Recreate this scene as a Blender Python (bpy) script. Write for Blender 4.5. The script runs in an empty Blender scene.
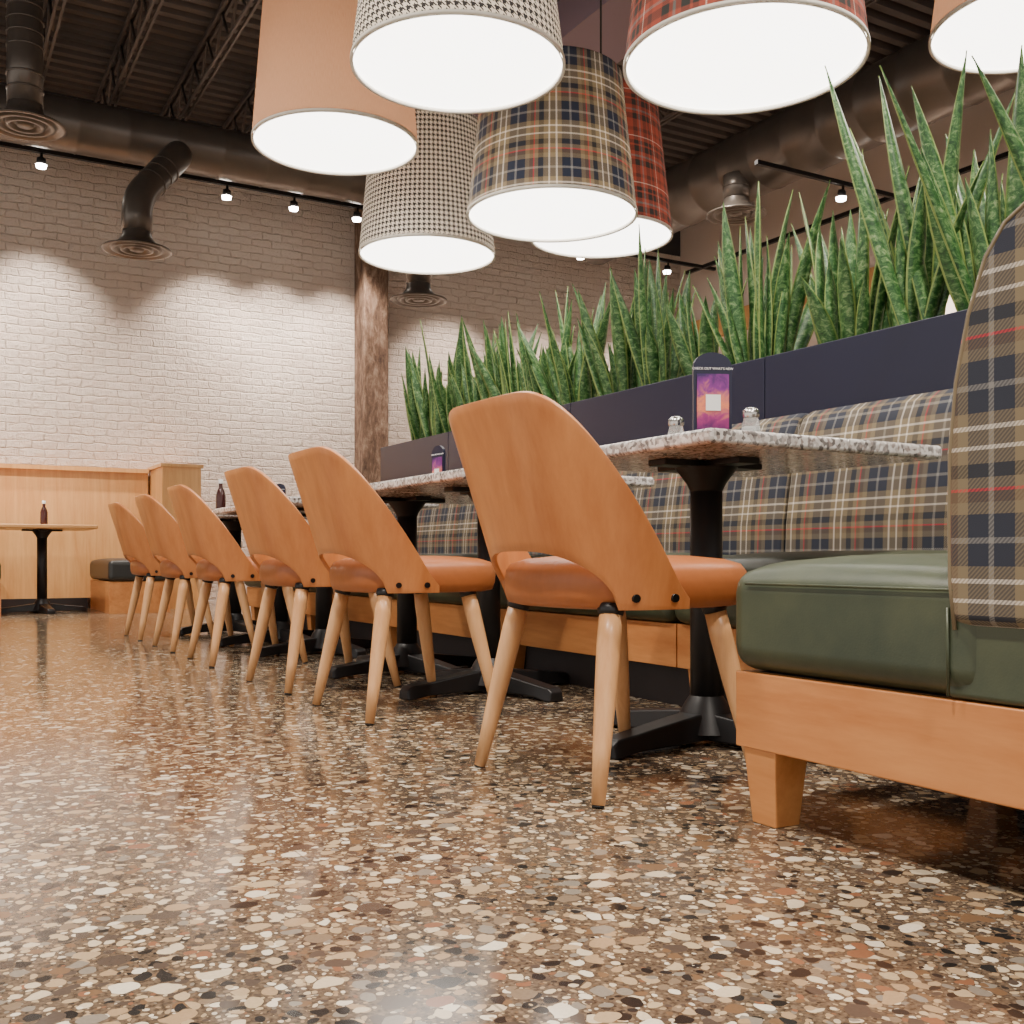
import bpy, bmesh, math, random
from mathutils import Vector, Matrix
random.seed(7)
C=bpy.context.scene.collection
# ---------------------------------------------------------------- helpers
def link(o,parent=None):
    C.objects.link(o)
    if parent: o.parent=parent
    return o
def empty(name,loc=(0,0,0),rot=0):
    e=bpy.data.objects.new(name,None); e.location=loc; e.rotation_euler=(0,0,rot)
    e.empty_display_size=.1
    return link(e)
def meshobj(name,verts,faces,mat=None,parent=None,smooth=False,uv=None):
    m=bpy.data.meshes.new(name); m.from_pydata([tuple(v) for v in verts],[],faces)
    if uv:
        l=m.uv_layers.new(name='UVMap')
        for p in m.polygons:
            for li in p.loop_indices:
                l.data[li].uv=uv[m.loops[li].vertex_index]
    if mat: m.materials.append(mat)
    if smooth:
        for p in m.polygons: p.use_smooth=True
    m.update()
    return link(bpy.data.objects.new(name,m),parent)
def box_uv(o):
    m=o.data; l=m.uv_layers.new(name='UVMap') if not m.uv_layers else m.uv_layers[0]
    for p in m.polygons:
        n=p.normal; a=max(range(3),key=lambda i:abs(n[i]))
        for li in p.loop_indices:
            c=m.vertices[m.loops[li].vertex_index].co
            l.data[li].uv={0:(c.y,c.z),1:(c.x,c.z),2:(c.x,c.y)}[a]
def bevel(o,w,seg=3,ang=.6):
    b=o.modifiers.new('bev','BEVEL'); b.width=w; b.segments=seg; b.limit_method='ANGLE'; b.angle_limit=ang; b.harden_normals=True
    for p in o.data.polygons: p.use_smooth=True
def box(name,lo,hi,mat,parent=None,bev=0,seg=2):
    x0,y0,z0=lo;x1,y1,z1=hi
    v=[(x0,y0,z0),(x1,y0,z0),(x1,y1,z0),(x0,y1,z0),(x0,y0,z1),(x1,y0,z1),(x1,y1,z1),(x0,y1,z1)]
    f=[(0,3,2,1),(4,5,6,7),(0,1,5,4),(1,2,6,5),(2,3,7,6),(3,0,4,7)]
    o=meshobj(name,v,f,mat,parent)
    if bev: bevel(o,bev,seg)
    return o
def tube(name,pts,rad,mat,parent=None,seg=24,caps=True):
    pts=[Vector(p) for p in pts]; verts=[];faces=[]
    n=len(pts)
    t=(pts[1]-pts[0]).normalized()
    ref=Vector((0,0,1)) if abs(t.z)<.9 else Vector((1,0,0))
    a=t.cross(ref).normalized()
    for i,p in enumerate(pts):
        if i==0: t=(pts[1]-pts[0])
        elif i==n-1: t=pts[-1]-pts[-2]
        else: t=(pts[i+1]-pts[i]).normalized()+(pts[i]-pts[i-1]).normalized()
        t.normalize()
        a=(a-t*a.dot(t)).normalized(); b=t.cross(a)
        r=rad[i] if isinstance(rad,(list,tuple)) else rad
        for k in range(seg):
            q=2*math.pi*k/seg
            verts.append(p+a*math.cos(q)*r+b*math.sin(q)*r)
    for i in range(n-1):
        for k in range(seg):
            k2=(k+1)%seg
            faces.append((i*seg+k,i*seg+k2,(i+1)*seg+k2,(i+1)*seg+k))
    o=meshobj(name,verts,faces,mat,parent,True)
    if caps:
        bm=bmesh.new(); bm.from_mesh(o.data); bm.verts.ensure_lookup_table()
        f1=bm.faces.new([bm.verts[k] for k in range(seg)][::-1]); f2=bm.faces.new([bm.verts[(n-1)*seg+k] for k in range(seg)])
        f1.smooth=f2.smooth=False
        bm.normal_update(); bm.to_mesh(o.data); bm.free()
    return o
def revolve(name,prof,mat,parent=None,seg=48,loc=(0,0,0),uvs=False,smooth=True):
    verts=[];faces=[];uv=[]
    n=len(prof)
    S=seg+1 if uvs else seg
    for (r,z) in prof:
        for k in range(S):
            q=2*math.pi*k/seg
            verts.append((loc[0]+r*math.cos(q),loc[1]+r*math.sin(q),loc[2]+z)); uv.append((q*.42,z))
    for i in range(n-1):
        for k in range(seg):
            k2=(k+1) if uvs else (k+1)%seg
            faces.append((i*S+k,i*S+k2,(i+1)*S+k2,(i+1)*S+k))
    return meshobj(name,verts,faces,mat,parent,smooth,uv if uvs else None)
def extrude_profile(name,prof,axis,a0,a1,mat,parent=None,bev=0,nseg=1,smooth=True):
    verts=[];faces=[];n=len(prof)
    for i in range(nseg+1):
        a=a0+(a1-a0)*i/nseg
        for (h,z) in prof:
            verts.append((a,h,z) if axis=='x' else (h,a,z))
    for i in range(nseg):
        for k in range(n):
            k2=(k+1)%n
            faces.append((i*n+k,i*n+k2,(i+1)*n+k2,(i+1)*n+k))
    faces.append(tuple(range(n))[::-1]); faces.append(tuple(nseg*n+k for k in range(n)))
    o=meshobj(name,verts,faces,mat,parent,smooth)
    bm=bmesh.new(); bm.from_mesh(o.data); bmesh.ops.recalc_face_normals(bm,faces=bm.faces); bm.to_mesh(o.data); bm.free()
    if bev: bevel(o,bev,3,.9)
    return o
# ---------------------------------------------------------------- materials
class NT:
    def __init__(s,name):
        s.m=bpy.data.materials.new(name); s.m.use_nodes=True; s.t=s.m.node_tree; s.b=s.t.nodes['Principled BSDF']
    def n(s,typ,**kw):
        x=s.t.nodes.new(typ)
        for k,v in kw.items(): setattr(x,k,v)
        return x
    def l(s,a,b): s.t.links.new(a,b)
    def math(s,op,a,b=None,c=None):
        x=s.n('ShaderNodeMath',operation=op)
        for i,v in enumerate((a,b,c)):
            if v is None: continue
            if hasattr(v,'links'): s.l(v,x.inputs[i])
            else: x.inputs[i].default_value=v
        return x.outputs[0]
    def mix(s,f,a,b,mode='MIX'):
        x=s.n('ShaderNodeMix',data_type='RGBA',blend_type=mode)
        for i,v in ((0,f),(6,a),(7,b)):
            if hasattr(v,'links'): s.l(v,x.inputs[i])
            elif i==0: x.inputs[0].default_value=v
            else: x.inputs[i].default_value=(*v,1)
        return x.outputs[2]
    def ramp(s,f,stops,interp='LINEAR'):
        x=s.n('ShaderNodeValToRGB'); r=x.color_ramp; r.interpolation=interp
        while len(r.elements)<len(stops): r.elements.new(.5)
        for e,(p,c) in zip(r.elements,stops):
            e.position=p; e.color=(*c,1) if len(c)==3 else c
        s.l(f,x.inputs[0]); return x.outputs[0]
    def coord(s,kind='Object',scale=(1,1,1),rot=(0,0,0)):
        tc=s.n('ShaderNodeTexCoord'); mp=s.n('ShaderNodeMapping')
        mp.inputs['Scale'].default_value=scale; mp.inputs['Rotation'].default_value=rot
        s.l(tc.outputs[kind],mp.inputs[0]); return mp.outputs[0]
    def noise(s,vec,scale,detail=3,rough=.5,dist=0):
        x=s.n('ShaderNodeTexNoise'); x.inputs['Scale'].default_value=scale; x.inputs['Detail'].default_value=detail
        x.inputs['Roughness'].default_value=rough; x.inputs['Distortion'].default_value=dist
        s.l(vec,x.inputs['Vector']); return x
    def bump(s,h,strength=.3,dist=.01):
        x=s.n('ShaderNodeBump'); x.inputs['Strength'].default_value=strength; x.inputs['Distance'].default_value=dist
        s.l(h,x.inputs['Height']); s.l(x.outputs[0],s.b.inputs['Normal'])
    def base(s,c):
        if hasattr(c,'links'): s.l(c,s.b.inputs['Base Color'])
        else: s.b.inputs['Base Color'].default_value=(*c,1)
    def rough(s,r): s.b.inputs['Roughness'].default_value=r
    def translucent(s,c,w):
        tr=s.n('ShaderNodeBsdfTranslucent'); s.l(c,tr.inputs[0]); mx=s.n('ShaderNodeMixShader'); mx.inputs[0].default_value=w
        out=[n for n in s.t.nodes if n.type=='OUTPUT_MATERIAL'][0]
        s.l(s.b.outputs[0],mx.inputs[1]); s.l(tr.outputs[0],mx.inputs[2]); s.l(mx.outputs[0],out.inputs[0])
def simple(name,col,rough=.5,metal=0,var=.15,scale=20,bump=0):
    t=NT(name); v=t.coord(); nz=t.noise(v,scale,4)
    t.base(t.mix(nz.outputs[0],tuple(c*(1-var) for c in col),tuple(min(1,c*(1+var)) for c in col)))
    t.rough(rough); t.b.inputs['Metallic'].default_value=metal
    if bump: t.bump(nz.outputs[0],bump,.004)
    return t.m
def wood(name,c1,c2,scale=(1,1,1),rough=.38,rot=(0,0,0)):
    t=NT(name); v=t.coord(scale=scale,rot=rot)
    a=t.noise(v,6,6,.6,.6); b=t.noise(v,30,4,.7)
    f=t.math('ADD',t.math('MULTIPLY',a.outputs[0],.7),t.math('MULTIPLY',b.outputs[0],.3))
    t.base(t.ramp(f,[(.34,c1),(.66,c2)])); t.rough(rough)
    t.b.inputs['Coat Weight'].default_value=.15
    return t.m
M_shell=wood('maple_shell',(.45,.145,.040),(.66,.270,.092),(1,1,.12),.33)
M_leg=wood('beech_leg',(.58,.28,.11),(.76,.44,.21),(3,3,.3))
M_bench=wood('oak_bench',(.46,.155,.040),(.70,.31,.105),(1.2,.16,1.2))
M_panel=wood('pine_panel',(.58,.27,.085),(.78,.44,.17),(2.0,1,.14))
M_black=simple('black_metal',(.014,.013,.014),.42,.3,.2,30)
M_dkmetal=simple('duct_metal',(.13,.11,.095),.35,.5,.2,6)
M_screw=simple('screw_metal',(.03,.028,.028),.3,.9)
M_navy=simple('navy_laminate',(.010,.011,.034),.36,0,.12,3)
M_soil=simple('soil',(.03,.02,.012),.95,0,.4,60,1)
M_cap=simple('cap_black',(.01,.01,.01),.5)
M_caramel=simple('caramel_leather',(.40,.125,.036),.42,0,.12,40,.15)
t=NT('green_leather'); v=t.coord(); nz=t.noise(v,5,5,.6); vz=t.n('ShaderNodeTexVoronoi'); vz.inputs['Scale'].default_value=260; t.l(v,vz.inputs['Vector'])
t.base(t.ramp(nz.outputs[0],[(.35,(.032,.046,.028)),(.65,(.062,.075,.040))])); t.rough(.40)
t.bump(vz.outputs[0],.12,.001); M_green=t.m
def plaid(name,P,stops,rough=.85,tr=0):
    t=NT(name); tc=t.n('ShaderNodeTexCoord'); sp=t.n('ShaderNodeSeparateXYZ'); t.l(tc.outputs['UV'],sp.inputs[0])
    u=t.math('FRACT',t.math('DIVIDE',sp.outputs[0],P)); w=t.math('FRACT',t.math('DIVIDE',sp.outputs[1],P))
    a=t.ramp(u,stops,'CONSTANT'); b=t.ramp(w,stops,'CONSTANT')
    tw=t.math('FRACT',t.math('MULTIPLY',t.math('ADD',sp.outputs[0],sp.outputs[1]),150.))
    f=t.math('ADD',t.math('MULTIPLY',t.math('GREATER_THAN',tw,.5),.4),.3)
    c=t.mix(f,a,b)
    t.base(c); t.rough(rough); t.b.inputs['Sheen Weight'].default_value=.05
    nz=t.noise(tc.outputs['UV'],700,2); t.bump(nz.outputs[0],.2,.001)
    if tr: t.translucent(c,tr)
    return t.m
ol=(.190,.145,.085); nv=(.016,.020,.036); cr=(.70,.62,.52); rd=(.55,.035,.04); br=(.125,.078,.045); ch=(.020,.020,.022); gy=(.20,.19,.18)
ST=[(0,ol),(.07,cr),(.10,ol),(.18,nv),(.33,gy),(.37,nv),(.52,ol),(.60,br),(.67,rd),(.69,ol),(.76,ch),(.85,ol),(.94,cr),(.965,ol)]
M_plaid=plaid('tartan_green',.21,ST)
M_plaidlamp=plaid('tartan_green_shade',.27,ST,.85,.2)
ru=(.30,.062,.038); dk=(.028,.030,.028)
M_redplaid=plaid('tartan_red_shade',.27,[(0,ru),(.12,dk),(.24,ru),(.30,gy),(.34,ru),(.42,dk),(.54,ru),(.58,dk),(.66,ru),(.74,cr),(.76,ru),(.86,(.14,.04,.03)),(.94,ru)],.85,.12)
def houndstooth():
    t=NT('houndstooth'); tc=t.n('ShaderNodeTexCoord'); sp=t.n('ShaderNodeSeparateXYZ'); t.l(tc.outputs['UV'],sp.inputs[0])
    u=t.math('MULTIPLY',sp.outputs[0],1/.030); w=t.math('MULTIPLY',sp.outputs[1],1/.030)
    A=t.math('LESS_THAN',t.math('FRACT',u),.5); B=t.math('LESS_THAN',t.math('FRACT',w),.5)
    T=t.math('LESS_THAN',t.math('FRACT',t.math('MULTIPLY',t.math('ADD',u,w),2.)),.5)
    f=t.math('ADD',t.math('MULTIPLY',T,A),t.math('MULTIPLY',t.math('SUBTRACT',1.,T),B))
    c=t.mix(f,(.72,.65,.55),(.025,.022,.022)); t.base(c); t.rough(.9); t.translucent(c,.15); return t.m
M_hound=houndstooth()
t=NT('linen_tan'); n1=t.noise(t.coord('UV',(300,30,1)),1,2)
c=t.mix(n1.outputs[0],(.36,.195,.110),(.47,.275,.165)); t.base(c); t.rough(.9); t.translucent(c,.2); M_linen=t.m
t=NT('lamp_diffuser'); t.base((.9,.88,.84)); t.rough(.6)
v=t.coord(); nz=t.noise(v,2,2)
t.l(t.ramp(nz.outputs[0],[(.3,(1,.93,.84)),(.7,(1,.95,.88))]),t.b.inputs['Emission Color']); t.b.inputs['Emission Strength'].default_value=7.0; M_diff=t.m
t=NT('lamp_rim'); t.base((.8,.76,.68)); t.rough(.6); M_rim=t.m
t=NT('bulb_glow'); t.base((1,1,1)); t.b.inputs['Emission Color'].default_value=(1,.93,.82,1); t.b.inputs['Emission Strength'].default_value=40; M_bulb=t.m
# leaf
t=NT('snake_leaf'); tc=t.n('ShaderNodeTexCoord'); sp=t.n('ShaderNodeSeparateXYZ'); t.l(tc.outputs['UV'],sp.inputs[0])
mp=t.n('ShaderNodeMapping'); mp.inputs['Scale'].default_value=(1.6,30,1); t.l(tc.outputs['UV'],mp.inputs[0])
nz=t.noise(mp.outputs[0],1.5,5,.7,1.0)
c=t.ramp(nz.outputs[0],[(.36,(.010,.050,.014)),(.48,(.034,.115,.028)),(.56,(.10,.21,.065)),(.66,(.25,.35,.16))])
edge=t.math('GREATER_THAN',t.math('ABSOLUTE',t.math('SUBTRACT',sp.outputs[0],.5)),.43)
c=t.mix(t.math('MULTIPLY',edge,.7),c,(.30,.38,.10)); t.base(c); t.rough(.36); M_leaf=t.m
# granite
t=NT('granite'); v=t.coord(); vz=t.n('ShaderNodeTexVoronoi'); vz.inputs['Scale'].default_value=110; t.l(v,vz.inputs['Vector'])
sp=t.n('ShaderNodeSeparateColor'); t.l(vz.outputs['Color'],sp.inputs[0])
c=t.ramp(sp.outputs[0],[(0,(.04,.035,.035)),(.14,(.30,.24,.22)),(.30,(.52,.48,.45)),(.55,(.80,.77,.74)),(.84,(.16,.14,.14)),(.93,(.72,.68,.64))],'CONSTANT')
nz=t.noise(v,14,5,.7); c=t.mix(.35,c,t.ramp(nz.outputs[0],[(.35,(.20,.16,.15)),(.65,(.88,.85,.82))])); t.base(c); t.rough(.18); M_granite=t.m
# terrazzo floor: rounded pebbles of several sizes in a brown matrix
t=NT('terrazzo'); v=t.coord()
wn=t.noise(v,40,1)
vm=t.n('ShaderNodeVectorMath',operation='MULTIPLY_ADD'); t.l(wn.outputs['Color'],vm.inputs[0]); vm.inputs[1].default_value=(.013,.013,0); t.l(v,vm.inputs[2])
pal=[(0,(.46,.33,.20)),(.11,(.19,.11,.06)),(.19,(.66,.54,.38)),(.30,(.020,.018,.017)),(.38,(.40,.27,.155)),(.47,(.25,.215,.175)),(.56,(.80,.70,.55)),(.64,(.25,.11,.06)),(.67,(.09,.066,.052)),(.77,(.52,.39,.24)),(.86,(.23,.165,.11)),(.93,(.028,.026,.025))]
def stones(scale,thr0,thr1,off,sx):
    mp=t.n('ShaderNodeMapping'); mp.inputs['Location'].default_value=(off,off*.7,0); mp.inputs['Scale'].default_value=(sx,1,0); mp.inputs['Rotation'].default_value=(0,0,off); t.l(vm.outputs[0],mp.inputs[0])
    vz=t.n('ShaderNodeTexVoronoi',voronoi_dimensions='2D'); vz.inputs['Scale'].default_value=scale; vz.inputs['Randomness'].default_value=.8; t.l(mp.outputs[0],vz.inputs['Vector'])
    ve=t.n('ShaderNodeTexVoronoi',voronoi_dimensions='2D',feature='DISTANCE_TO_EDGE'); ve.inputs['Scale'].default_value=scale; ve.inputs['Randomness'].default_value=.8; t.l(mp.outputs[0],ve.inputs['Vector'])
    sc=t.n('ShaderNodeSeparateColor'); t.l(vz.outputs['Color'],sc.inputs[0])
    thr=t.math('ADD',t.math('MULTIPLY',sc.outputs[1],thr1-thr0),thr0)
    m=t.math('MULTIPLY',t.math('LESS_THAN',vz.outputs['Distance'],thr),t.math('GREATER_THAN',ve.outputs['Distance'],.05))
    return m,t.ramp(sc.outputs[0],pal,'CONSTANT')
n2=t.noise(v,170,3); mat0=t.ramp(n2.outputs[0],[(.35,(.070,.048,.032)),(.65,(.185,.130,.088))])
m1,c1=stones(95,.05,.42,3.3,1.1); m2,c2=stones(50,.0,.45,1.1,.85); m3,c3=stones(33,.05,.45,.3,1.25); m4,c4=stones(27,-.35,.44,5.2,.8)
c=t.mix(t.math('MULTIPLY',m1,.75),mat0,c1); c=t.mix(m2,c,c2); c=t.mix(m3,c,c3); c=t.mix(m4,c,c4)
n6=t.noise(v,220,3); c=t.mix(.3,c,t.ramp(n6.outputs[0],[(.3,(.6,.57,.54)),(.7,(1,1,1))]),'MULTIPLY')
n3=t.noise(v,.8,3); c=t.mix(.2,c,t.ramp(n3.outputs[0],[(.3,(.55,.50,.46)),(.7,(1,1,1))]),'MULTIPLY')
sp=t.n('ShaderNodeSeparateXYZ'); t.l(v,sp.inputs[0])
j=t.math('LESS_THAN',t.math('ABSOLUTE',t.math('SUBTRACT',sp.outputs[0],.53)),.0016)
c=t.mix(t.math('MULTIPLY',j,.5),c,(.05,.04,.03)); t.base(c)
n4=t.noise(v,3,3); rr=t.n('ShaderNodeMapRange'); rr.inputs[3].default_value=.08; rr.inputs[4].default_value=.17; t.l(n4.outputs[0],rr.inputs[0]); t.l(rr.outputs[0],t.b.inputs['Roughness'])
t.b.inputs['Specular IOR Level'].default_value=.33
M_floor=t.m
# painted brick
def brick(name,ca,cb,mort):
    t=NT(name); tc=t.n('ShaderNodeTexCoord'); sp=t.n('ShaderNodeSeparateXYZ'); t.l(tc.outputs['Object'],sp.inputs[0])
    cm=t.n('ShaderNodeCombineXYZ'); t.l(sp.outputs[0],cm.inputs[0]); t.l(sp.outputs[2],cm.inputs[1])
    wn=t.noise(tc.outputs['Object'],9,3); vm=t.n('ShaderNodeVectorMath',operation='MULTIPLY_ADD'); t.l(wn.outputs['Color'],vm.inputs[0]); vm.inputs[1].default_value=(.07,.045,0); t.l(cm.outputs[0],vm.inputs[2])
    b=t.n('ShaderNodeTexBrick'); t.l(vm.outputs[0],b.inputs['Vector']); b.inputs['Scale'].default_value=1
    b.inputs['Brick Width'].default_value=.215; b.inputs['Row Height'].default_value=.075; b.inputs['Mortar Size'].default_value=.008; b.inputs['Mortar Smooth'].default_value=1
    b.inputs['Color1'].default_value=(*ca,1); b.inputs['Color2'].default_value=(*cb,1); b.inputs['Mortar'].default_value=(*mort,1)
    nz=t.noise(tc.outputs['Object'],20,6,.75); n5=t.noise(tc.outputs['Object'],1.3,4,.6); n7=t.noise(tc.outputs['Object'],5,4,.7)
    c=t.mix(.4,b.outputs['Color'],t.ramp(n5.outputs[0],[(.3,(.86,.80,.76)),(.7,(1,1,1))]),'MULTIPLY')
    gap=t.math('MULTIPLY',b.outputs['Fac'],t.ramp(n7.outputs[0],[(.52,(0,0,0)),(.64,(.6,.6,.6))]))
    c=t.mix(gap,c,(.42,.30,.23)); t.base(c); t.rough(.65)
    h=t.math('ADD',t.math('MULTIPLY',b.outputs['Fac'],-.6),t.math('MULTIPLY',nz.outputs[0],1.9)); t.bump(h,1.0,.035)
    return t.m
M_brick=brick('painted_brick',(.84,.70,.61),(.88,.76,.67),(.82,.68,.59))
t=NT('raw_post'); v=t.coord(scale=(1,1,.35)); nz=t.noise(v,14,7,.75,.4); t.base(t.ramp(nz.outputs[0],[(.35,(.05,.026,.016)),(.5,(.14,.08,.05)),(.68,(.30,.21,.15))])); t.rough(.9); t.bump(nz.outputs[0],1,.02); M_pillar=t.m
M_beige=simple('beige_paint',(.70,.59,.52),.7,0,.04,2)
M_dark=simple('dark_paint',(.05,.044,.046),.8,0,.2,3)
M_deck=simple('deck_paint',(.10,.082,.074),.6,.1,.2,4)
M_mauve=simple('mauve_paint',(.24,.175,.22),.7,0,.05,2)
t=NT('glass'); t.base((.85,.87,.88)); t.rough(.05); t.b.inputs['Transmission Weight'].default_value=.8; M_glass=t.m
M_steel=simple('steel',(.6,.58,.55),.25,1)
M_dkseat=simple('dark_leather',(.025,.026,.025),.4)
M_sauce=simple('sauce',(.05,.012,.01),.2)
M_bwood=wood('oak_table',(.56,.26,.085),(.72,.38,.14),(.2,1,1))
# ---------------------------------------------------------------- room shell
box('floor',(-7,-5,-.1),(8.7,10.8,0),M_floor)
box('wall_back',(-7,10.6,0),(8.7,10.8,4.32),M_brick)
box('trim_wall_top',(-7,10.6,4.32),(8.7,10.8,4.9),M_dark)
box('wall_right',(8.5,-5,0),(8.7,10.6,4.9),M_beige)
box('trim_wood_band',(8.44,2,3.15),(8.5,10.4,3.42),M_panel)
pl=box('wall_post',(4.08,10.3,0),(4.36,10.6,4.5),M_pillar,bev=.02)
prof=[];y=-5
while y<10.6:
    prof+=[(y,4.80),(y+.07,4.80),(y+.09,4.86),(y+.14,4.86)]; y+=.16
v=[];f=[]
for (yy,zz) in prof: v+=[(-7,yy,zz),(8.7,yy,zz)]
for i in range(len(prof)-1): f.append((2*i,2*i+1,2*i+3,2*i+2))
cl=meshobj('ceiling',v,f,M_deck); sd=cl.modifiers.new('s','SOLIDIFY'); sd.thickness=.03; sd.offset=1
def joist(x):
    e=empty('ceiling_joist',(x,0,0))
    for sx in (-.035,.015):
        box('top_chord',(sx,-5,4.74),(sx+.02,10.55,4.78),M_deck,e); box('bottom_chord',(sx,-5,4.42),(sx+.02,10.55,4.44),M_deck,e)
    pts=[];y=-4.9;k=0
    while y<10.5: pts.append((0,y,4.75 if k%2 else 4.43)); y+=.24;k+=1
    tube('web',pts,.012,M_deck,e,6)
for x in (-2.5,-1.7,-.9,-.3,.3,.9,1.5,2.1,2.7,3.3,5.9,7.3): joist(x)
box('ceiling_beam',(4.25,-5,4.40),(4.85,10.3,4.70),M_mauve)
def duct(name,p0,p1,r,n=40):
    p0=Vector(p0);p1=Vector(p1);pts=[];rad=[]
    for i in range(n):
        for dt,rr in ((0,r),(.42,r),(.46,r*1.025),(.5,r)):
            pts.append(p0+(p1-p0)*((i+dt)/n)); rad.append(rr)
    return tube(name,pts,rad,M_dkmetal,None,32)
duct('air_duct',(-5,9.55,4.12),(5.4,9.55,4.12),.22,26)
duct('air_duct',(6.7,-2,4.1),(6.7,10.1,4.1),.30,30)
def diffuser(name,x,y,z,neck):
    e=empty(name,(x,y,z))
    revolve('cone',[(.11,.16),(.12,.10),(.16,.04),(.27,0),(.275,-.012),(.25,-.015),(.235,0),(.20,.01),(.20,-.012),(.17,-.012),(.165,.012),(.13,.012),(.13,-.014),(.10,-.014),(.095,.012),(.06,.01),(.055,-.012),(.0,-.012)],M_dkmetal,e,40)
    P=[Vector(p)-Vector((x,y,z)) for p in neck]
    tube('neck',P,.12,M_dkmetal,e,24)
    for a,b in zip(P[:-1],P[1:]):
        L=(b-a).length; m_=int(L/.09)
        for i in range(1,m_):
            c_=a+(b-a)*i/m_; d_=(b-a).normalized()*.006
            tube('rib',[c_-d_,c_+d_],.126,M_dkmetal,e,24)
    return e
def elbow(a,b,c,d,n=5):
    P=[Vector(a),Vector(b),Vector(c),Vector(d)]; out=[P[0]]
    for i in (1,2):
        p,q,r=P[i-1],P[i],P[i+1]; s=q+(p-q).normalized()*.14; u=q+(r-q).normalized()*.14
        for k in range(n+1):
            t_=k/n; out.append(s*(1-t_)**2+q*2*t_*(1-t_)+u*t_*t_)
    out.append(P[3]); return out
diffuser('ceiling_diffuser',1.58,9.0,3.0,elbow((1.58,9,3.14),(1.58,9,3.42),(1.98,9.3,3.95),(2.0,9.45,4.0)))
diffuser('ceiling_diffuser',.68,8.2,3.55,[(.68,8.2,3.69),(.68,8.2,4.0),(.68,8.2,4.75)])
diffuser('ceiling_diffuser',4.2,9.2,2.95,[(4.2,9.2,3.1),(4.2,9.2,3.6),(4.2,9.2,3.95)])
diffuser('ceiling_diffuser',6.5,7.3,3.6,[(6.5,7.3,3.74),(6.5,7.3,3.95)])
def spot(name,loc,target,energy,size=1.2,blend=.8,rad=.05,col=(1,.87,.75)):
    l=bpy.data.lights.new(name,'SPOT'); l.energy=energy; l.spot_size=size; l.spot_blend=blend; l.shadow_soft_size=rad; l.color=col
    o=bpy.data.objects.new(name,l); o.location=loc; o.rotation_euler=(Vector(target)-Vector(loc)).to_track_quat('-Z','Y').to_euler(); return link(o)
def track(x0,x1,y,z,xs,tg,energy):
    e=empty('track_light',(0,0,0)); box('rail',(x0,y-.02,z),(x1,y+.02,z+.035),M_black,e)
    for x in xs:
        tube('head',[(x,y,z),(x,y,z-.03),(x,y+.01,z-.04),(x,y+.02,z-.10)],[.012,.012,.036,.040],M_black,e,16)
        revolve('bulb',[(.0,0),(.040,.004),(.046,.03)],M_bulb,e,16,(x,y+.022,z-.125))
        s=spot('beam',(x,y+.04,z-.18),(x+tg[0],y+tg[1],0+tg[2]),energy,1.5,.8); s.parent=e
track(-4,4.0,9.9,3.97,[.95,2.55,3.2,3.85],(0,.62,1.0),330)
track(-4,.9,9.0,3.9,[-1.0,.1],(0,1.5,1.2),560)
track(4.7,8.3,9.7,3.9,[5.2,6.4,7.6],(0,.75,1.2),340)  # added track, put in to brighten the brick right of the post
track(6.0,8.3,6.5,3.7,[7.0,7.9],(.5,.3,1.5),320)
e=empty('track_light'); box('rail',(8.1,3,3.9),(8.14,10,3.94),M_black,e)
# ---------------------------------------------------------------- dining chairs
def arc_top(s): return .787-.397*(max(0,abs(s)-.14)/.86)**2.1
def arc_bot(s):
    a=abs(s)/.60
    return .370+(.115*math.sqrt(1-a*a) if a<1 else 0)
def make_shell():
    N,Mv=80,14; V=[];F=[]
    for i in range(N+1):
        s=-1+2*i/N; zt,zb=arc_top(s),arc_bot(s)
        ph=s*math.pi/2
        for j in range(Mv+1):
            z=zb+(zt-zb)*j/Mv; r=(z-.38)/.42
            a=.215+.10*r; b=.238+.055*r
            p=.74-.16*r
            x=-.025-.02*r-a*max(0,math.cos(ph))**p; yy=b*math.copysign(abs(math.sin(ph))**(p+.04),s)
            V.append((x,yy,z))
    for i in range(N):
        for j in range(Mv):
            q=i*(Mv+1)+j; F.append((q,q+Mv+1,q+Mv+2,q+1))
    return V,F
chair_cache={}
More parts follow.
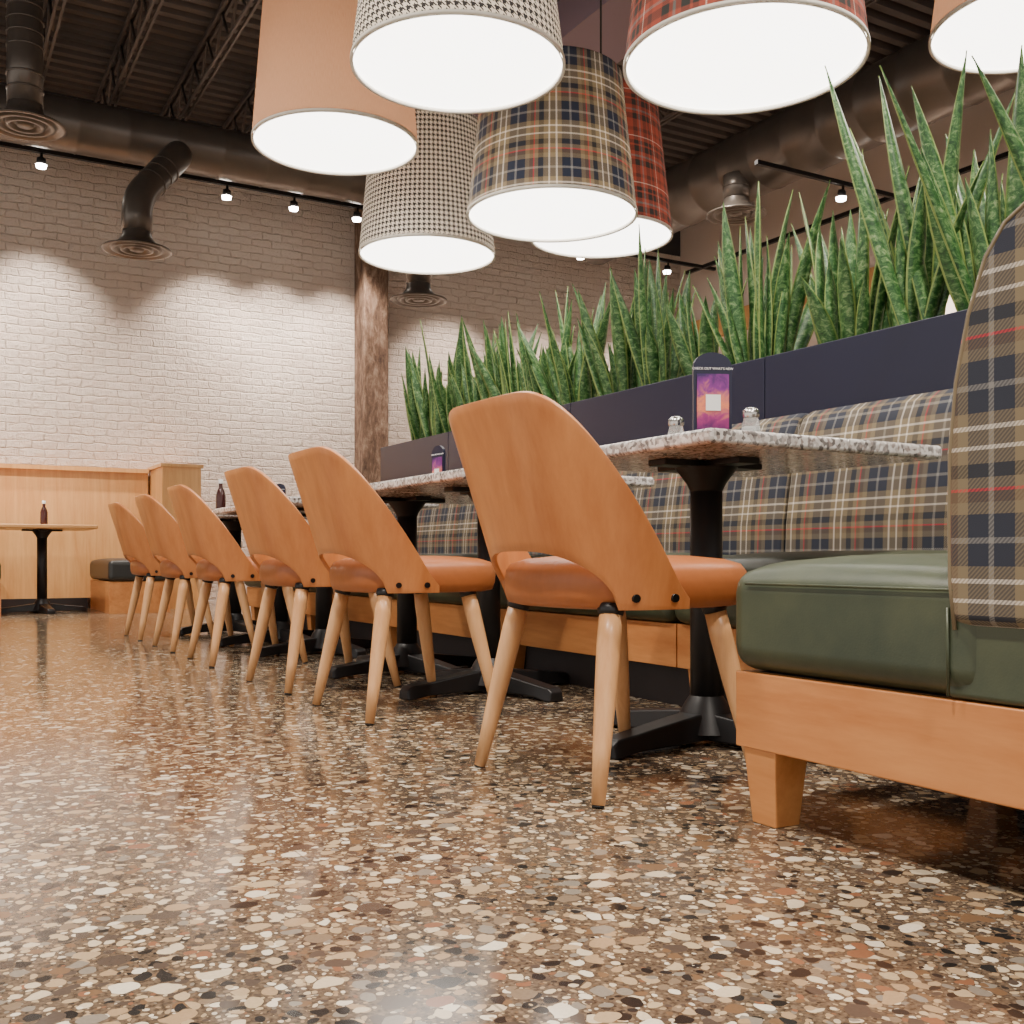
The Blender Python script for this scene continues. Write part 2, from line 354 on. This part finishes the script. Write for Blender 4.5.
def chair(x,y,rot=0):
    e=empty('dining_chair',(x,y,0),rot)
    if not chair_cache:
        objs=[]
        V,F=make_shell(); o=meshobj('back_shell',V,F,M_shell,None,True); s=o.modifiers.new('s','SOLIDIFY'); s.thickness=.013; s.offset=0
        b=o.modifiers.new('b','BEVEL'); b.width=.003; b.segments=2; b.limit_method='ANGLE'
        objs.append(o)
        V=[];F=[];S=56; rings=[(.86,.368),(.97,.374),(1.0,.395),(1.01,.42),(.995,.443),(.95,.458),(.82,.468),(.55,.475),(.25,.477)]
        for sc,z in rings:
            for k in range(S):
                q=2*math.pi*k/S; c_,s_=math.cos(q),math.sin(q)
                V.append((-.005+.232*sc*math.copysign(abs(c_)**.62,c_),.226*sc*math.copysign(abs(s_)**.62,s_)*(1+.04*c_),z))
        for i in range(len(rings)-1):
            for k in range(S): F.append((i*S+k,i*S+(k+1)%S,(i+1)*S+(k+1)%S,(i+1)*S+k))
        F.append(tuple((len(rings)-1)*S+k for k in range(S))); F.append(tuple(range(S))[::-1])
        objs.append(meshobj('seat',V,F,M_caramel,None,True))
        k=0
        for sx in (-1,1):
            for sy in (-1,1):
                k+=1
                T=Vector((-.165 if sx<0 else .105,sy*.172,.363)); B=Vector((-.235 if sx<0 else .178,sy*.226,0))
                P=lambda f:B+(T-B)*f
                objs.append(tube('leg_%d'%k,[P(.012),P(.3),P(.62),P(.85),P(1)],[.0130,.0178,.0220,.0240,.0225],M_leg,None,24))
                objs.append(tube('foot_%d'%k,[P(0),P(.012)],[.012,.0120],M_cap,None,20))
                objs.append(tube('bracket_%d'%k,[P(.985),P(1.0),P(1.04)],[.0235,.026,.028],M_black,None,20))
        for sy in (-1,1):
            for i,xx in enumerate((-.145,-.065)):
                a=.215; xr=min(.999,abs(xx+.025)/a)
                yb=sy*(.240*(1-xr**(2/.74))**(.39)+.006)
                n=Vector((xx*1.2,sy*1,0)).normalized()
                objs.append(tube('screw_%d_%d'%(i,sy+1),[Vector((xx,yb,.392))-n*.004,Vector((xx,yb,.392))+n*.006],[.009,.008],M_screw,None,16))
        for o in objs: o.parent=e
        chair_cache['o']=objs
    else:
        for o in chair_cache['o']:
            c=o.copy(); C.objects.link(c); c.parent=e
    return e
for (y,r) in ((1.87,.03),(2.99,.0),(3.75,.02),(4.77,-.02),(5.58,0),(6.45,.0)):
    chair(1.345,y,r)
# ---------------------------------------------------------------- tables
def table(x,y,lx=.75,ly=.70,px=-.09,rot=.17,top=M_granite):
    e=empty('dining_table',(x,y,0))
    o=box('top',(-lx/2,-ly/2,.716),(lx/2,ly/2,.75),top,e,.010,3)
    tube('pole',[(px,0,.05),(px,0,.70)],.041,M_black,e,32)
    revolve('collar',[(.041,.12),(.055,.10),(.075,.06),(.09,.03)],M_black,e,32,(px,0,0))
    box('mount_plate',(px-.16,-.035,.700),(px+.16,.035,.716),M_black,e,.004); box('mount_cross',(px-.035,-.16,.700),(px+.035,.16,.716),M_black,e,.004)
    revolve('flange',[(.041,.64),(.05,.66),(.08,.70)],M_black,e,32,(px,0,0))
    for k in range(4):
        q=rot+k*math.pi/2; c_,s_=math.cos(q),math.sin(q)
        def R(a,b,z): return (px+a*c_-b*s_,a*s_+b*c_,z)
        V=[];
        for (a,w,z0,z1) in ((0,.045,.012,.085),(.12,.042,.012,.072),(.28,.038,.010,.052),(.345,.036,.0,.045),(.36,.030,.0,.03)):
            V+=[R(a,-w,z0),R(a,w,z0),R(a,w*.8,z1),R(a,-w*.8,z1)]
        F=[]
        for i in range(4):
            for m_ in range(4): F.append((i*4+m_,i*4+(m_+1)%4,(i+1)*4+(m_+1)%4,(i+1)*4+m_))
        F.append((16,17,18,19)); F.append((3,2,1,0))
        o=meshobj('base_arm_%d'%(k+1),V,F,M_black,e)
        bm=bmesh.new(); bm.from_mesh(o.data); bmesh.ops.recalc_face_normals(bm,faces=bm.faces); bm.to_mesh(o.data); bm.free(); bevel(o,.006,2)
    return e
table(1.85,2.09); table(1.85,3.26); table(1.85,3.97); table(1.85,4.98); table(1.85,5.69); table(1.85,6.65)
table(.80,9.85,1.1,.75,.15,.1,M_bwood)
# ---------------------------------------------------------------- tabletop things
t=NT('poster_print'); tc=t.n('ShaderNodeTexCoord'); sp=t.n('ShaderNodeSeparateXYZ'); t.l(tc.outputs['Object'],sp.inputs[0])
nz=t.noise(t.coord('Object'),28,4,.6,1)
f=t.math('ADD',t.math('MULTIPLY',sp.outputs[2],5.5),t.math('MULTIPLY',t.math('SUBTRACT',nz.outputs[0],.5),.7))
t.base(t.ramp(f,[(.05,(.08,.015,.10)),(.3,(.30,.03,.16)),(.5,(.75,.22,.10)),(.72,(.20,.03,.22)),(.95,(.03,.012,.09))])); t.rough(.3); M_poster=t.m
M_white=simple('white_patch',(.8,.8,.78),.5,0,.02)
M_text=simple('white_ink',(.85,.85,.85),.5,0,.01)
def sign(x,y,rot,text=True):
    e=empty('table_sign',(x,y,.75),rot)
    w,h=.047,.212; pr=[(-w,.0),(w,.0),(w,h-.035)]
    for k in range(1,12):
        q=math.pi*k/12; pr.append((w*math.cos(q),h-.035+.035*math.sin(q)))
    pr.append((-w,h-.035))
    V=[(a,-.006,z) for a,z in pr]+[(a,.006,z) for a,z in pr]; n=len(pr)
    F=[tuple(range(n)),tuple(range(n,2*n))[::-1]]+[(k,n+k,n+(k+1)%n,(k+1)%n) for k in range(n)]
    o=meshobj('board',V,F,M_navy,e)
    box('foot',(-.05,-.03,0),(.05,.03,.012),M_navy,e,.004)
    box('poster',(-.039,-.0085,.022),(.039,-.0062,.160),M_poster,e)
    box('code_patch',(-.018,-.0105,.072),(.018,-.0086,.110),M_white,e)
    if text:
        cu=bpy.data.curves.new('header_text','FONT'); cu.body="CHECK OUT WHAT'S NEW"; cu.size=.0082; cu.align_x='CENTER'; cu.extrude=.0003; cu.materials.append(M_text)
        to=bpy.data.objects.new('header_text',cu); to.rotation_euler=(math.pi/2,0,0); to.location=(0,-.0066,.170); link(to,e)
def shaker(x,y,top=M_steel):
    e=empty('salt_shaker',(x,y,.75))
    revolve('glass',[(0,0),(.021,0),(.023,.004),(.021,.03),(.017,.05),(.017,.054)],M_glass,e,24)
    revolve('salt',[(0,.003),(.018,.003),(.018,.028),(0,.028)],M_white,e,20)
    revolve('lid',[(.019,.050),(.020,.056),(.019,.066),(.012,.073),(0,.075)],top,e,24)
def bottle(x,y,z=.75):
    e=empty('sauce_bottle',(x,y,z))
    revolve('body',[(0,0),(.028,0),(.03,.01),(.03,.11),(.022,.14),(.012,.16),(.012,.19)],M_sauce,e,24)
    revolve('cap',[(.015,.185),(.015,.21),(0,.212)],M_white,e,20)
sr=-math.atan2(1.66,1.93)
sign(1.66,1.95,sr+.3); shaker(1.71,1.87); shaker(1.655,2.08)
sign(1.99,4.15,sr-.75); shaker(1.93,3.95); shaker(1.98,3.90)
sign(2.1,6.8,sr-.4); bottle(1.75,4.85); bottle(1.66,6.6); bottle(.96,9.8)
# ---------------------------------------------------------------- near booth (double)
bo=empty('booth_bench',(0,0,0)); X0,X1=1.28,1.98
box('base_end_panel',(X0,.16,.134),(X0+.03,1.44,.268),M_bench,bo,.003)
box('base_front_panel',(X0+.03,1.41,.134),(X1,1.44,.268),M_bench,bo,.002)
box('base_rear_panel',(X0+.03,.16,.134),(X1,.19,.268),M_bench,bo,.002)
box('base_core',(X0+.03,.19,.20),(X1,1.41,.268),M_dark,bo)
def legsq(name,x,y,par,h=.135,a=.040,b=.029):
    V=[(x-b,y-b,0),(x+b,y-b,0),(x+b,y+b,0),(x-b,y+b,0),(x-a,y-a,h),(x+a,y-a,h),(x+a,y+a,h),(x-a,y+a,h)]
    o=meshobj(name,V,[(0,3,2,1),(4,5,6,7),(0,1,5,4),(1,2,6,5),(2,3,7,6),(3,0,4,7)],M_bench,par); bevel(o,.003,2)
k=0
for x in (X0+.045,X1-.06):
    for y in (1.385,.24): k+=1; legsq('leg_%d'%k,x,y,bo)
def cushion(name,lo,hi,mat,par,crown=.02,bev=.035,nx=8,ny=8):
    x0,y0,z0=lo;x1,y1,z1=hi
    bm=bmesh.new(); bmesh.ops.create_grid(bm,x_segments=nx,y_segments=ny,size=.5)
    for v_ in bm.verts:
        X,Y=v_.co.x,v_.co.y
        v_.co=Vector((x0+(X+.5)*(x1-x0),y0+(Y+.5)*(y1-y0),z1-crown+crown*(1-(2*X)**4)*(1-(2*Y)**4)))
    r=bmesh.ops.extrude_face_region(bm,geom=bm.faces[:])
    for g in r['geom']:
        if isinstance(g,bmesh.types.BMVert): g.co.z=z0
    bmesh.ops.recalc_face_normals(bm,faces=bm.faces)
    m=bpy.data.meshes.new(name); bm.to_mesh(m); bm.free(); m.materials.append(mat)
    o=link(bpy.data.objects.new(name,m),par); bevel(o,bev,4,.9); return o
cushion('seat_front',(X0-.01,.93,.27),(X1,1.455,.478),M_green,bo,.025,.045)
cushion('seat_rear',(X0-.01,.145,.27),(X1,.67,.478),M_green,bo,.025,.045)
box('seat_mid',(X0+.0,.60,.27),(X1,1.0,.42),M_green,bo,.01)
tube('piping_1',[(X0-.008,.70,.425),(X0-.0125,1.0,.425),(X0-.0125,1.40,.425)],.0022,M_green,bo,8)
tube('piping_2',[(X0-.011,.985,.275),(X0-.0125,.985,.40)],.0025,M_green,bo,8)
bp=[(.985,.375),(.992,.44),(.993,.52),(.992,.62),(.982,.72),(.962,.81),(.935,.885),(.905,.925),(.87,.945),(.80,.953)]
prof=bp+[(1.6-a,b) for a,b in bp[::-1][1:]]
o=extrude_profile('backrest',prof,'x',X0-.015,X1,M_plaid,bo,.018,6); box_uv(o)
tube('piping_3',[(X0-.013,a-.012 if a>.81 else a,b-.006) for a,b in bp],.003,M_plaid,bo,8)
# ---------------------------------------------------------------- long banquette
ba=empty('banquette',(0,0,0))
ys=[.15,1.35,2.55,3.75,4.95,6.15,7.35]
for i in range(6):
    a,b=ys[i]+.003,ys[i+1]-.003
    cushion('seat_%d'%(i+1),(2.0,a,.27),(2.50,b,.490),M_green,ba,.03,.04)
    bp=[(2.47,.40),(2.465,.48),(2.468,.58),(2.485,.70),(2.505,.80),(2.522,.88),(2.545,.93),(2.58,.955),(2.62,.955),(2.655,.93),(2.67,.88),(2.67,.40)]
    o=extrude_profile('backrest_%d'%(i+1),bp,'y',a,b,M_plaid,ba,.022,6); box_uv(o)
    box('base_panel_%d'%(i+1),(2.03,a,.134),(2.06,b,.268),M_bench,ba,.002)
    legsq('leg_%d'%(i+1),2.08,(b-.10) if i!=1 else 2.47,ba)
box('base_core',(2.12,.15,.0),(2.60,7.35,.268),M_dark,ba)
# ---------------------------------------------------------------- planter with snake plants
pb=empty('planter_box',(0,0,0))
yb=[.25,1.55,2.86,4.16,5.46,6.48]
for i in range(5): box('front_panel_%d'%(i+1),(2.68,yb[i]+.002,0),(2.71,yb[i+1]-.002,1.20),M_navy,pb,.003)
box('back_panel',(3.06,.25,0),(3.09,6.48,1.2),M_navy,pb); box('end_panel_1',(2.71,.25,0),(3.06,.28,1.2),M_navy,pb); box('end_panel_2',(2.71,6.45,0),(3.06,6.48,1.2),M_navy,pb)
box('soil',(2.71,.28,.3),(3.06,6.45,1.15),M_soil,pb)
def leaf(V,F,UV,b,d,L,W,curve,face,tw,uo):
    seg=12; b0=len(V)
    for j in range(seg+1):
        t_=j/seg; h=L*t_; lean=math.sqrt(d[0]**2+d[1]**2)
        off=h*1.0+curve*t_*t_*L/(lean+1e-6) if lean>1e-6 else h
        cz=math.sqrt(max(.05,1-min(.9,lean**2)))
        c=Vector((b[0]+d[0]*off,b[1]+d[1]*off,b[2]+h*cz))
        w=W*(.55+.45*math.sin(t_/.45*math.pi/2)) if t_<.45 else W*max(0.02,(1-((t_-.45)/.55)**1.9))
        an=face+tw*t_; ax=Vector((math.cos(an),math.sin(an),0)); nn=Vector((-math.sin(an),math.cos(an),0))
        for u_ in (-1,-.5,0,.5,1):
            V.append(c+ax*u_*w+nn*(abs(u_)**1.5*w*.5)); UV.append((.5+u_*.5,h+uo))
    for j in range(seg):
        for k_ in range(4):
            a=b0+j*5+k_; F.append((a,a+1,a+6,a+5))
def plant(x,y,n,hmin,hmax,spread=.11,extra=()):
    V=[];F=[];UV=[]
    for i in range(n):
        L=random.uniform(hmin,hmax)*(1 if i%3 else .75); W=random.uniform(.025,.040)*(.8+.3*L)
        q=random.uniform(0,2*math.pi); rr=spread*math.sqrt(random.random())*.75
        bx,by=x+rr*math.cos(q)*.7,y+rr*math.sin(q)*1.1
        tilt=random.uniform(.05,.36)*(.5+rr/spread); dq=q+random.uniform(-.6,.6)
        leaf(V,F,UV,(bx,by,1.13),(math.cos(dq)*math.sin(tilt),math.sin(dq)*math.sin(tilt)),L,W,random.uniform(-.05,.14),random.uniform(-1.2,1.2)-.5,random.uniform(-.9,.9),i*1.7)
    for (b,tip,W) in extra:
        dx,dy,dz=[tip[i]-b[i] for i in range(3)]; L=math.sqrt(dx*dx+dy*dy+dz*dz)
        leaf(V,F,UV,b,(dx/L,dy/L),L,W,0.02,-.5,.4,len(V)*.1)
    o=meshobj('snake_plant',V,F,M_leaf,None,True,UV)
    s=o.modifiers.new('s','SOLIDIFY'); s.thickness=.004
for (y,n,a,b,sp_) in ((.8,10,.6,.8,.11),(1.3,10,.6,.8,.11),(1.72,12,.5,.78,.12),(2.05,18,.55,.88,.13),(2.64,20,.4,.74,.13),(3.10,22,.45,.86,.14),(3.42,9,.35,.62,.09),
    (3.74,22,.45,.86,.14),(4.02,14,.4,.72,.11),(4.40,24,.4,.80,.14),(4.68,15,.35,.70,.12),(4.95,18,.35,.70,.12),(5.22,18,.35,.74,.12),(5.47,18,.35,.77,.12),(5.72,18,.35,.80,.12),(5.97,18,.35,.84,.12),(6.22,20,.4,.88,.12)):
    plant(2.88,y,n,a,b,sp_)
plant(2.86,2.36,9,.5,.85,.10,(((2.80,2.30,1.13),(2.66,2.52,2.12),.032),((2.84,2.25,1.13),(2.80,2.42,2.08),.032),((2.9,2.3,1.13),(2.9,2.2,2.08),.034)))
# ---------------------------------------------------------------- pendant lamps
def pendant(x,y,z,mat,R=.42,H=.70,Rt=.33,rot=0,bulb=12):
    e=empty('pendant_lamp',(x,y,z),rot)
    revolve('shade',[(R,0),(R+(Rt-R)*.5,H/2),(Rt,H)],mat,e,72,(0,0,0),True)
    revolve('rim_ring',[(R-.004,.0),(R+.002,-.003),(R+.002,.012),(R-.010,.012),(R-.010,-.003),(R-.004,-.003)],M_rim,e,72)
    revolve('diffuser',[(R-.008,.012),(R*.6,.012),(0.0001,.012)],M_diff,e,72)
    revolve('top_cap',[(Rt-.003,H-.01),(.03,H-.01)],M_rim,e,48)
    tube('cord',[(0,0,H-.02),(0,0,4.78-z)],.006,M_black,e,8)
    revolve('canopy',[(0,4.78-z),(.06,4.78-z),(.055,4.75-z),(0,4.74-z)],M_black,e,20)
    l=bpy.data.lights.new('bulb','POINT'); l.energy=bulb; l.color=(1,.90,.76); l.shadow_soft_size=.08
    b=bpy.data.objects.new('bulb',l); b.location=(0,0,H*.4); link(b,e)
pendant(2.50,2.77,2.185,M_redplaid,.415); pendant(2.74,4.42,2.16,M_plaidlamp,.42,.68,.345,.3,9); pendant(1.86,3.70,2.40,M_hound)
pendant(1.875,5.126,2.585,M_linen,.42,.75,.36,0,14); pendant(2.75,5.895,2.335,M_hound,.42,.80,.34,0,8); pendant(3.52,5.13,2.36,M_redplaid,.42,.8,.33,.7)
pendant(4.10,2.75,2.70,M_linen)
# ---------------------------------------------------------------- far wood wall seating
wp=empty('wood_wainscot',(0,0,0))
xs=[-3,-1.8,-.6,.6,1.95]
for i in range(4): box('board_%d'%(i+1),(xs[i]+.003,10.50,.1),(xs[i+1]-.003,10.59,1.28),M_panel,wp)
box('cap',(-3,10.46,1.28),(1.95,10.59,1.32),M_panel,wp)
wq=empty('wood_partition',(0,0,0)); box('body',(1.97,9.95,0),(2.32,10.58,1.31),M_panel,wq); box('cap',(1.955,9.93,1.31),(2.34,10.58,1.34),M_panel,wq)
for (x0,x1) in ((1.42,1.92),(-.6,.60)):
    fb=empty('booth_seat',(0,0,0)); box('base',(x0,9.35,.0),(x1,10.44,.27),M_bench,fb); cushion('cushion',(x0-.01,9.32,.275),(x1,10.44,.47),M_dkseat,fb,.02,.04)
box('baseboard_back',(-7,10.46,0),(1.40,10.50,.10),M_dark)
# ---------------------------------------------------------------- lighting
w=bpy.data.worlds.new('World'); bpy.context.scene.world=w; w.use_nodes=True
w.node_tree.nodes['Background'].inputs[0].default_value=(1,.94,.87,1); w.node_tree.nodes['Background'].inputs[1].default_value=1.3
for (x,y) in ((-.6,1.0),(-.6,3.6),(-.6,6.4),(.6,-1.5),(2.4,.6),(5.6,2),(5.6,7)):
    spot('fill_spot',(x,y,4.3),(x+.05,y+.05,0),680,2.3,1,.12,(1,.91,.80))  # added fill spots below the ceiling to brighten the room, no fixtures
# ---------------------------------------------------------------- camera
cam=bpy.data.cameras.new('camera'); co=bpy.data.objects.new('camera',cam); link(co)
cam.sensor_width=36; cam.lens=1050/1024*36; cam.shift_y=46/1024; cam.clip_start=.05
co.location=(0,0,.47); co.rotation_euler=(math.pi/2,0,-math.radians(29.62))
bpy.context.scene.camera=co
